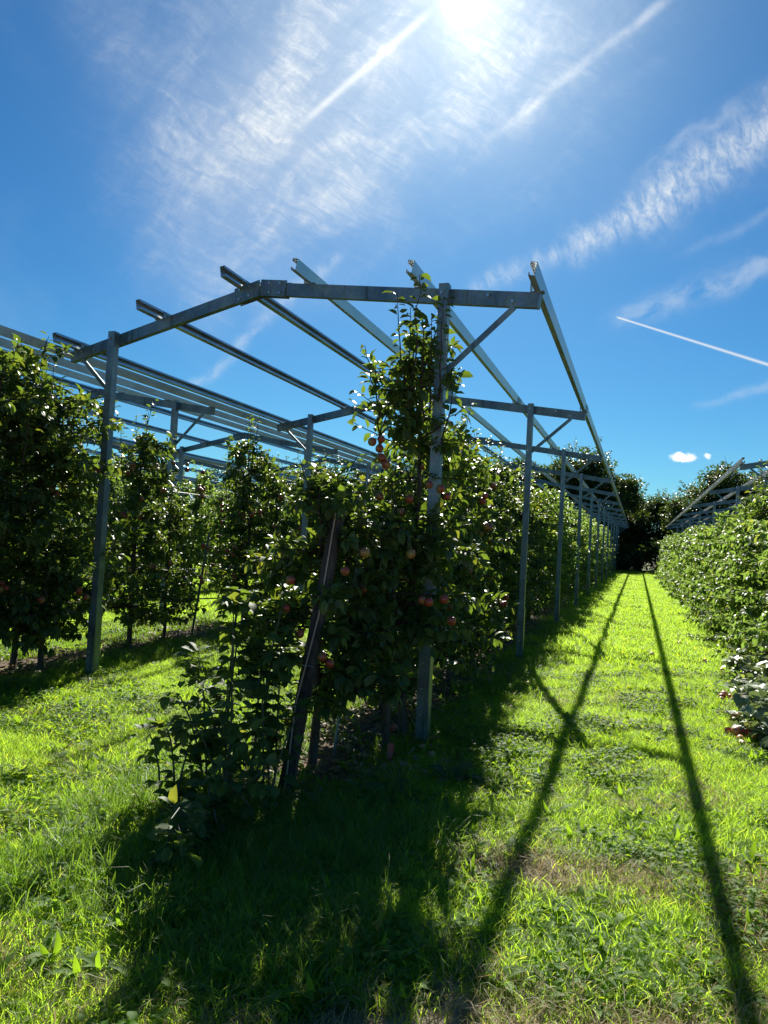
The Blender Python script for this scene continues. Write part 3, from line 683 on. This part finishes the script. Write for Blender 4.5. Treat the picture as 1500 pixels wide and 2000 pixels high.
wire('trellis_wire', 'wire', -6.2, 3.5, 60, 2.1, .004, 'upper steel trellis wire along the row behind the left post', 'wire', .01)

# ------------------------------------------------------------------ brambles and broad weeds
def bramble(seed, canes, rx, ry, h, mat, lsize, wr=.75, lean=(0, 0)):
    B = TreeBuild(seed); r = B.r; cane_mb = []
    for _ in range(canes):
        a = r.uniform(0, 6.28); b0 = np.array([r.normal(0, .12), r.normal(0, .12), 0]); e = b0+np.array([math.cos(a)*rx*r.uniform(.3, 1)+lean[0], math.sin(a)*ry*r.uniform(.3, 1)+lean[1], h*r.uniform(.45, 1.0)])
        midp = (b0+e)/2+np.array([0, 0, h*.25]); P = [b0, (b0+midp)/2+[0, 0, .06], midp, (midp+e)/2+[0, 0, .05], e]
        c = MB(); c.tube([tuple(p) for p in P], [.007, .006, .005, .004, .002], 5); cane_mb.append(c)
        P = np.array(P)
        for t in np.linspace(.12, 1, int(9+h*12)):
            f = t*4; i = min(int(f), 3); p = P[i]+(P[i+1]-P[i])*(f-i); ax = unit(P[i+1]-P[i]); out = unit(np.cross(ax, r.normal(size=3))+[0, 0, .2]); st = p+out*.05
            for dd in (-.8, 0, .8):                   # three leaflets on a stalk
                sd = unit(np.cross(out, [0, 0, 1.0])); d = unit(out+sd*dd+np.array([0, 0, -.35])); B.P.append(st+sd*dd*.015); B.D.append(d)
                B.N.append(unit(np.array([0, 0, 1.])+r.normal(0, .25, 3))); B.L.append(lsize*r.uniform(.7, 1.2)*(1.1 if dd == 0 else .85))
    return cane_mb, B.leaf_mesh('foliage', M[mat], True, wr, .22, .12)
def put_bramble(loc, args, label, name='bramble_bush', cat='bramble', group=None, rz=0):
    cs, f = bramble(*args[:8], **(args[8] if len(args) > 8 else {})); root = empty(name, loc, rz, label=label, cat=cat, group=group)
    for c in cs: link('stem', c.mesh('stem', M['cane']), root)
    o = link('foliage', f, root); o['kind'] = 'stuff'; return root
put_bramble((-2.22, 4.25, 0), (101, 11, .28, .3, 1.25, 'bramble_leaf', .095, .70), 'tall bramble climbing beside the left of the leaning wooden post')
put_bramble((-2.22, 3.9, 0), (102, 12, .42, .35, .72, 'bramble_leaf', .078, .70), 'knee-high bramble spreading from the leaning post into the sunny grass')
put_bramble((-2.05, 3.35, 0), (103, 10, .5, .4, .36, 'bramble_leaf', .075, .75), 'low dark bramble patch in the shade at the tip of the row')
k = 0
for (x, y, h) in [(1.28, 8.6, .5), (1.12, 7.4, .42), (1.30, 6.8, .5), (1.22, 9.6, .45), (1.5, 7.8, .62), (1.55, 6.2, .5), (1.6, 8.9, .7), (1.05, 6.3, .25)]:
    put_bramble((x+.10, y+.9, 0), (110+k, 9, .36, .42, h*.85, 'pale_leaf', .115, .8),
                ['pale glossy bramble at the hedge foot, furthest but one from the viewer', 'pale bramble beside the small heap of red fallen apples', 'pale glossy bramble at the right edge above the bare soil', 'furthest pale bramble at the foot of the hedge',
                 'pale bramble tucked behind the front ones against the hedge', 'pale bramble nearest the viewer at the right edge', 'tallest pale bramble leaning on the hedge', 'lowest pale bramble sprawling onto the path grass'][k],
                group='pale brambles at the foot of the right hedge'); k += 1
for k, (x, y, s_) in enumerate([(-1.35, 4.45, 1.0), (-1.55, 4.75, .8), (-1.1, 5.0, .8)]):
    r_ = np.random.default_rng(130+k); n = 9; a = np.linspace(0, 6.28, n, False)+r_.uniform(0, .4, n)
    P = np.stack([np.cos(a)*.02, np.sin(a)*.02, np.full(n, .03)], 1); Dv = np.stack([np.cos(a), np.sin(a), r_.uniform(.3, 1.1, n)], 1)
    V, T = leaf_arrays(P, Dv, np.tile([0, 0, 1.], (n, 1))+r_.normal(0, .15, (n, 3)), r_.uniform(.16, .26, n)*s_, r_.uniform(.10, .15, n)*s_, True, .5, .1)
    root = empty('dock_plant', (x, y, 0), label=['broad-leaved dock plant in the shade in front of the tallest tree', 'smaller dock plant beside the red marker peg', 'dock plant in the shade next to the foot of the near right post'][k], cat='weed')
    o = link('leaf_rosette', np_mesh('leaf_rosette', V, T, M['bramble_leaf']), root)

# ------------------------------------------------------------------ fallen apples
fa = []
for (cx, cy, n, sp_) in [(1.02, 9.0, 10, .10), (.98, 7.35, 12, .11), (1.0, 15.0, 12, .45), (1.02, 8.2, 5, .15), (.95, 11.5, 5, .4)]:
    for _ in range(n): fa.append((cx+random.gauss(0, sp_*.8), cy+random.gauss(0, sp_*1.4), 0))
GF = 'fallen red apples along the foot of the right hedge'
for (x, y, c_) in fa:
    o = link('fallen_apple', fallen_me, None, (x, y, float(gz(x, y))+.03+random.uniform(0, .04)), (random.uniform(0, 3), random.uniform(0, 3), 0), random.uniform(.9, 1.3))
    tag(o, 'fallen red apple lying in the grass along the foot of the right hedge', 'apple', GF)
for j in range(18):
    x, y = -1.7+random.gauss(0, .35), random.uniform(5, 9); o = link('fallen_apple', fallen_me, None, (x, y, float(gz(x, y))+.03), (random.uniform(0, 3), 1, 0), random.uniform(.9, 1.1))
    tag(o, 'fallen apple lying on the shaded soil below the tallest tree\'s row', 'apple', 'fallen apples on the soil under the row beside the path')

# ------------------------------------------------------------------ grass and weeds, scattered
def tuft(name, seed, n, rad, h0, h1, w, mat, lean=.45, flat=False):
    r = np.random.default_rng(seed); a = r.uniform(0, 6.28, n); rr = rad*np.sqrt(r.random(n)); P = np.stack([rr*np.cos(a), rr*np.sin(a), np.full(n, -.01)], 1)
    h = r.uniform(h0, h1, n)[:, None]; b = r.uniform(0, 6.28, n); out = np.stack([np.cos(b), np.sin(b), np.zeros(n)], 1); ln = r.uniform(.1, 1.0, n)[:, None]*lean
    c = r.uniform(0, 6.28, n); sdv = np.stack([np.cos(c), np.sin(c), np.zeros(n)], 1)*w*r.uniform(.6, 1.3, n)[:, None]/2; upz = np.array([0, 0, 1.])
    m1 = P+upz*h*.5+out*ln*h*.35; m2 = P+upz*h*.86+out*ln*h*.95; tip = P+upz*h*(1.0-.25*ln)+out*ln*h*1.7
    V = np.stack([P-sdv, P+sdv, m1-sdv*.9, m1+sdv*.9, m2-sdv*.55, m2+sdv*.55, tip], 1).reshape(-1, 3)
    t = np.array([(0, 1, 3), (0, 3, 2), (2, 3, 5), (2, 5, 4), (4, 5, 6)]); T = (t[None]+(np.arange(n)*7)[:, None, None]).reshape(-1, 3)
    return np_mesh(name, V, T, M[mat])
def rosette(name, seed, n, l0, l1, wr, mat, rise=(.15, .8), rad=.0):
    r = np.random.default_rng(seed); a = r.uniform(0, 6.28, n); P = np.stack([np.cos(a)*.01+r.normal(0, rad, n), np.sin(a)*.01+r.normal(0, rad, n), r.uniform(0, .02, n)+(rad > 0)*r.uniform(.01, .05, n)], 1)
    Dv = np.stack([np.cos(a), np.sin(a), r.uniform(*rise, n)], 1); L = r.uniform(l0, l1, n)
    V, T = leaf_arrays(P, Dv, np.tile([0, 0, 1.], (n, 1))+r.normal(0, .3, (n, 3)), L, L*wr, True, .35, .15); return np_mesh(name, V, T, M[mat])
src = {
 'short': tuft('grass_tuft', 1, 200, .17, .02, .060, .0034, 'grass', 1.1),
 'mid': tuft('grass_tuft', 2, 130, .16, .03, .082, .0036, 'grass', 1.1),
 'long': tuft('long_grass', 3, 90, .14, .06, .17, .0045, 'long_grass', .9),
 'dry': tuft('dry_grass', 4, 70, .16, .02, .09, .004, 'dry_grass', 1.3),
 'coarse': tuft('far_grass', 5, 120, .27, .035, .085, .0085, 'grass', 1.0),
 'dandelion': rosette('weed_rosette', 6, 12, .05, .12, .26, 'weed_leaf'),
 'clover': rosette('clover', 7, 50, .02, .035, .9, 'weed_leaf', (-.2, .4), .07),
 'plantain': rosette('weed_rosette', 8, 9, .05, .10, .45, 'weed_leaf', (.2, 1.0)),
 'litter': rosette('leaf_litter', 9, 24, .03, .07, .55, 'dry_grass', (-.1, .3), .12),
}
KIND_TXT = {
 'short': ('short_grass', 'short bright green mown grass of the lanes and path', 'grass'), 'mid': ('grass', 'medium green grass in the lanes and path edges', 'grass'),
 'long': ('long_grass', 'longer unmown grass along the tree rows', 'grass'), 'dry': ('dry_grass', 'dry straw coloured grass at the front edge', 'grass'),
 'coarse': ('distant_grass', 'bright green grass further along the path and lanes', 'grass'), 'dandelion': ('dandelion_weeds', 'dandelion weeds spread through the grass', 'weeds'),
 'clover': ('clover', 'small clover leaves spread through the grass', 'clover'), 'plantain': ('plantain_weeds', 'broad plantain weeds spread through the grass', 'weeds'), 'litter': ('leaf_litter', 'dry leaf litter on the bare soil under the rows', 'leaf litter')}
def scatter(key, pts, scl, smin=.75, smax=1.3):
    """points mesh + geometry nodes that stand one tuft on each point; the tuft itself is the first plant of the patch"""
    name, lab, cat = KIND_TXT[key]; n = len(pts)
    s0 = link(name+'_tuft', src[key], None, tuple(pts[0])); tag(s0, 'single tuft at the edge: '+lab, cat, kind='stuff')
    me = bpy.data.meshes.new(name); me.vertices.add(n); me.vertices.foreach_set('co', np.ascontiguousarray(pts, np.float32).ravel())
    rot = np.zeros((n, 3), np.float32); rot[:, 2] = rng.uniform(0, 6.28, n); rot[:, 0] = rng.normal(0, .12, n); rot[:, 1] = rng.normal(0, .12, n)
    at = me.attributes.new('rot', 'FLOAT_VECTOR', 'POINT'); at.data.foreach_set('vector', rot.ravel())
    sv_ = (scl*rng.uniform(smin, smax, n)).astype(np.float32); at = me.attributes.new('scl', 'FLOAT', 'POINT'); at.data.foreach_set('value', sv_)
    me.update(); o = link(name, me); tag(o, lab, cat, kind='stuff')
    g = bpy.data.node_groups.new(name, 'GeometryNodeTree'); g.interface.new_socket('Geometry', in_out='INPUT', socket_type='NodeSocketGeometry'); g.interface.new_socket('Geometry', in_out='OUTPUT', socket_type='NodeSocketGeometry')
    gi = g.nodes.new('NodeGroupInput'); go = g.nodes.new('NodeGroupOutput'); iop = g.nodes.new('GeometryNodeInstanceOnPoints'); oi = g.nodes.new('GeometryNodeObjectInfo'); oi.inputs['Object'].default_value = s0; oi.inputs['As Instance'].default_value = True
    a1 = g.nodes.new('GeometryNodeInputNamedAttribute'); a1.data_type = 'FLOAT_VECTOR'; a1.inputs[0].default_value = 'rot'
    a2 = g.nodes.new('GeometryNodeInputNamedAttribute'); a2.data_type = 'FLOAT'; a2.inputs[0].default_value = 'scl'
    L = g.links.new; L(gi.outputs[0], iop.inputs['Points']); L(oi.outputs['Geometry'], iop.inputs['Instance']); L(a1.outputs[0], iop.inputs['Rotation']); L(a2.outputs[0], iop.inputs['Scale']); L(iop.outputs[0], go.inputs[0])
    md = o.modifiers.new('scatter', 'NODES'); md.node_group = g; return o
def region(n, x0, x1, y0, y1):
    x = rng.uniform(x0, x1, n); y = rng.uniform(y0, y1, n); return np.stack([x, y], 1)
def vnoise(p, s, seed=0):    # smooth value noise
    r = np.random.default_rng(seed); g = r.random((64, 64)); q = (np.abs(p+40)*s) % 63; i = q.astype(int); f = q-i; f = f*f*(3-2*f)
    a = g[i[:, 0], i[:, 1]]; b = g[i[:, 0]+1, i[:, 1]]; c = g[i[:, 0], i[:, 1]+1]; d = g[i[:, 0]+1, i[:, 1]+1]
    return (a*(1-f[:, 0])+b*f[:, 0])*(1-f[:, 1])+(c*(1-f[:, 0])+d*f[:, 0])*f[:, 1]
def infield(p, margin=.6):                # keep what the camera, or a step aside, could see
    dx, dy = p[:, 0], p[:, 1]; c, s = math.cos(YAW), math.sin(YAW); X = dx*c+dy*s; Y = -dx*s+dy*c
    return (Y > .8) & (np.abs(X) < Y*.56+1.2+margin)
def rowdist(p): return np.min(np.abs(p[:, 0][:, None]-np.array(ROWS+[-31.5])[None]), axis=1)*(1)
def with_z(p): return np.concatenate([p, gz(p[:, 0], p[:, 1])[:, None]], 1)
def head_edge(p): return p[:, 1]-.45*p[:, 0]+.35*(vnoise(p, 2.3, 5)-.5)-.30
def bare(p):                              # True where the soil shows
    rd = rowdist(p); w = .45+.3*(vnoise(p, 1.8, 3)-.5)
    st = (rd < w) & (p[:, 1] > 4.0) & (p[:, 0] < 1.75)
    nz_ = .5*(vnoise(p, 5, 11)-.5)+.5*(vnoise(p, 14, 12)-.5)
    wear = np.zeros(len(p), bool)
    for (cx, cy, a_, b_) in WEAR: wear |= ((p[:, 0]-cx)/a_)**2+((p[:, 1]-cy)/b_)**2+nz_*1.6 < 1
    return st, wear, head_edge(p) < 2.5
p = region(12500, -9, 2.2, 1.6, 12.5); p = p[infield(p)]; st, we, hd = bare(p); long_m = rng.random(len(p)) < np.clip(1-(rowdist(p)-.5)/.4, 0, 1)*.6
keep = ~st & ~(we & (rng.random(len(p)) < .75)) & ~(hd & (rng.random(len(p)) < .93))
thin = rng.random(len(p)) < np.clip(1.25-p[:, 1]*.055, .5, 1)
pm = p[keep & thin]; sel = vnoise(pm, .8, 21)*.6+vnoise(pm, 3, 22)*.4+rng.normal(0, .08, len(pm))
scatter('short', with_z(pm[sel < .52]), 1.0); scatter('mid', with_z(pm[sel >= .52]), 1.0, .65, 1.25)
p = region(10000, -14, 1.6, 11.0, 26); p = p[infield(p)]; st, we, hd = bare(p); p = p[~st]; q1 = p
p = region(9000, -2.6, 1.5, 24, 62); p = p[(rowdist(p) > .35)]
q2 = region(2500, -22, -2.6, 12, 40); q2 = q2[infield(q2) & (rowdist(q2) > .5)]
scatter('coarse', with_z(np.concatenate([q1, p, q2])), 1.0, .8, 1.4)
p = region(4200, -9.5, 2.4, 3.4, 17); p = p[infield(p)]; rd = rowdist(p); p = p[(rd > .15) & (rd < 1.05) & (rng.random(len(p)) < np.exp(-((rd-.6)/.28)**2)*.9) & (p[:, 0] < 1.3)]
p2 = region(200, -2.9, -.9, 2.5, 4.4); scatter('long', with_z(np.concatenate([p, p2])), 1.0, .5, 1.15)
pd_ = region(1300, -7, 1.4, 2.5, 18); pd_ = pd_[infield(pd_) & (vnoise(pd_, 1.7, 55) > .5) & (rowdist(pd_) > .5)]
p = region(1500, -3, 2.2, 1.6, 6); st, we, hd = bare(p); p = p[(we | (hd & (rng.random(len(p)) < .5)) | ((head_edge(p) < 2.85) & (rng.random(len(p)) < .4)))]; scatter('dry', with_z(np.concatenate([p, pd_])), 1.0)
p = region(3200, -8, 1.6, 2.0, 11); p = p[infield(p) & ((vnoise(p, 1.6, 31) > .5))]; st, we, hd = bare(p); scatter('dandelion', with_z(p[~hd]), 1.0, .5, 1.2)
p = region(4200, -8, 1.6, 2.0, 11); p = p[infield(p) & (vnoise(p, 2.1, 33) > .55)]; st, we, hd = bare(p); scatter('clover', with_z(p[~st & ~hd]), 1.0)
p = region(900, -8, 1.6, 2.0, 10); p = np.concatenate([p[infield(p)], region(110, -2.4, -.5, 2.3, 4.9), region(60, -.6, .5, 2.8, 3.6)]); st, we, hd = bare(p); scatter('plantain', with_z(p[~hd]), 1.0, .6, 1.5)
p = region(2600, -9, 2.2, 3.6, 22); p = p[infield(p) & (rowdist(p) < .6)]; scatter('litter', with_z(p), 1.0)

#print('TRIS', sum(sum(len(p.vertices)-2 for p in me.polygons) for me in bpy.data.meshes))
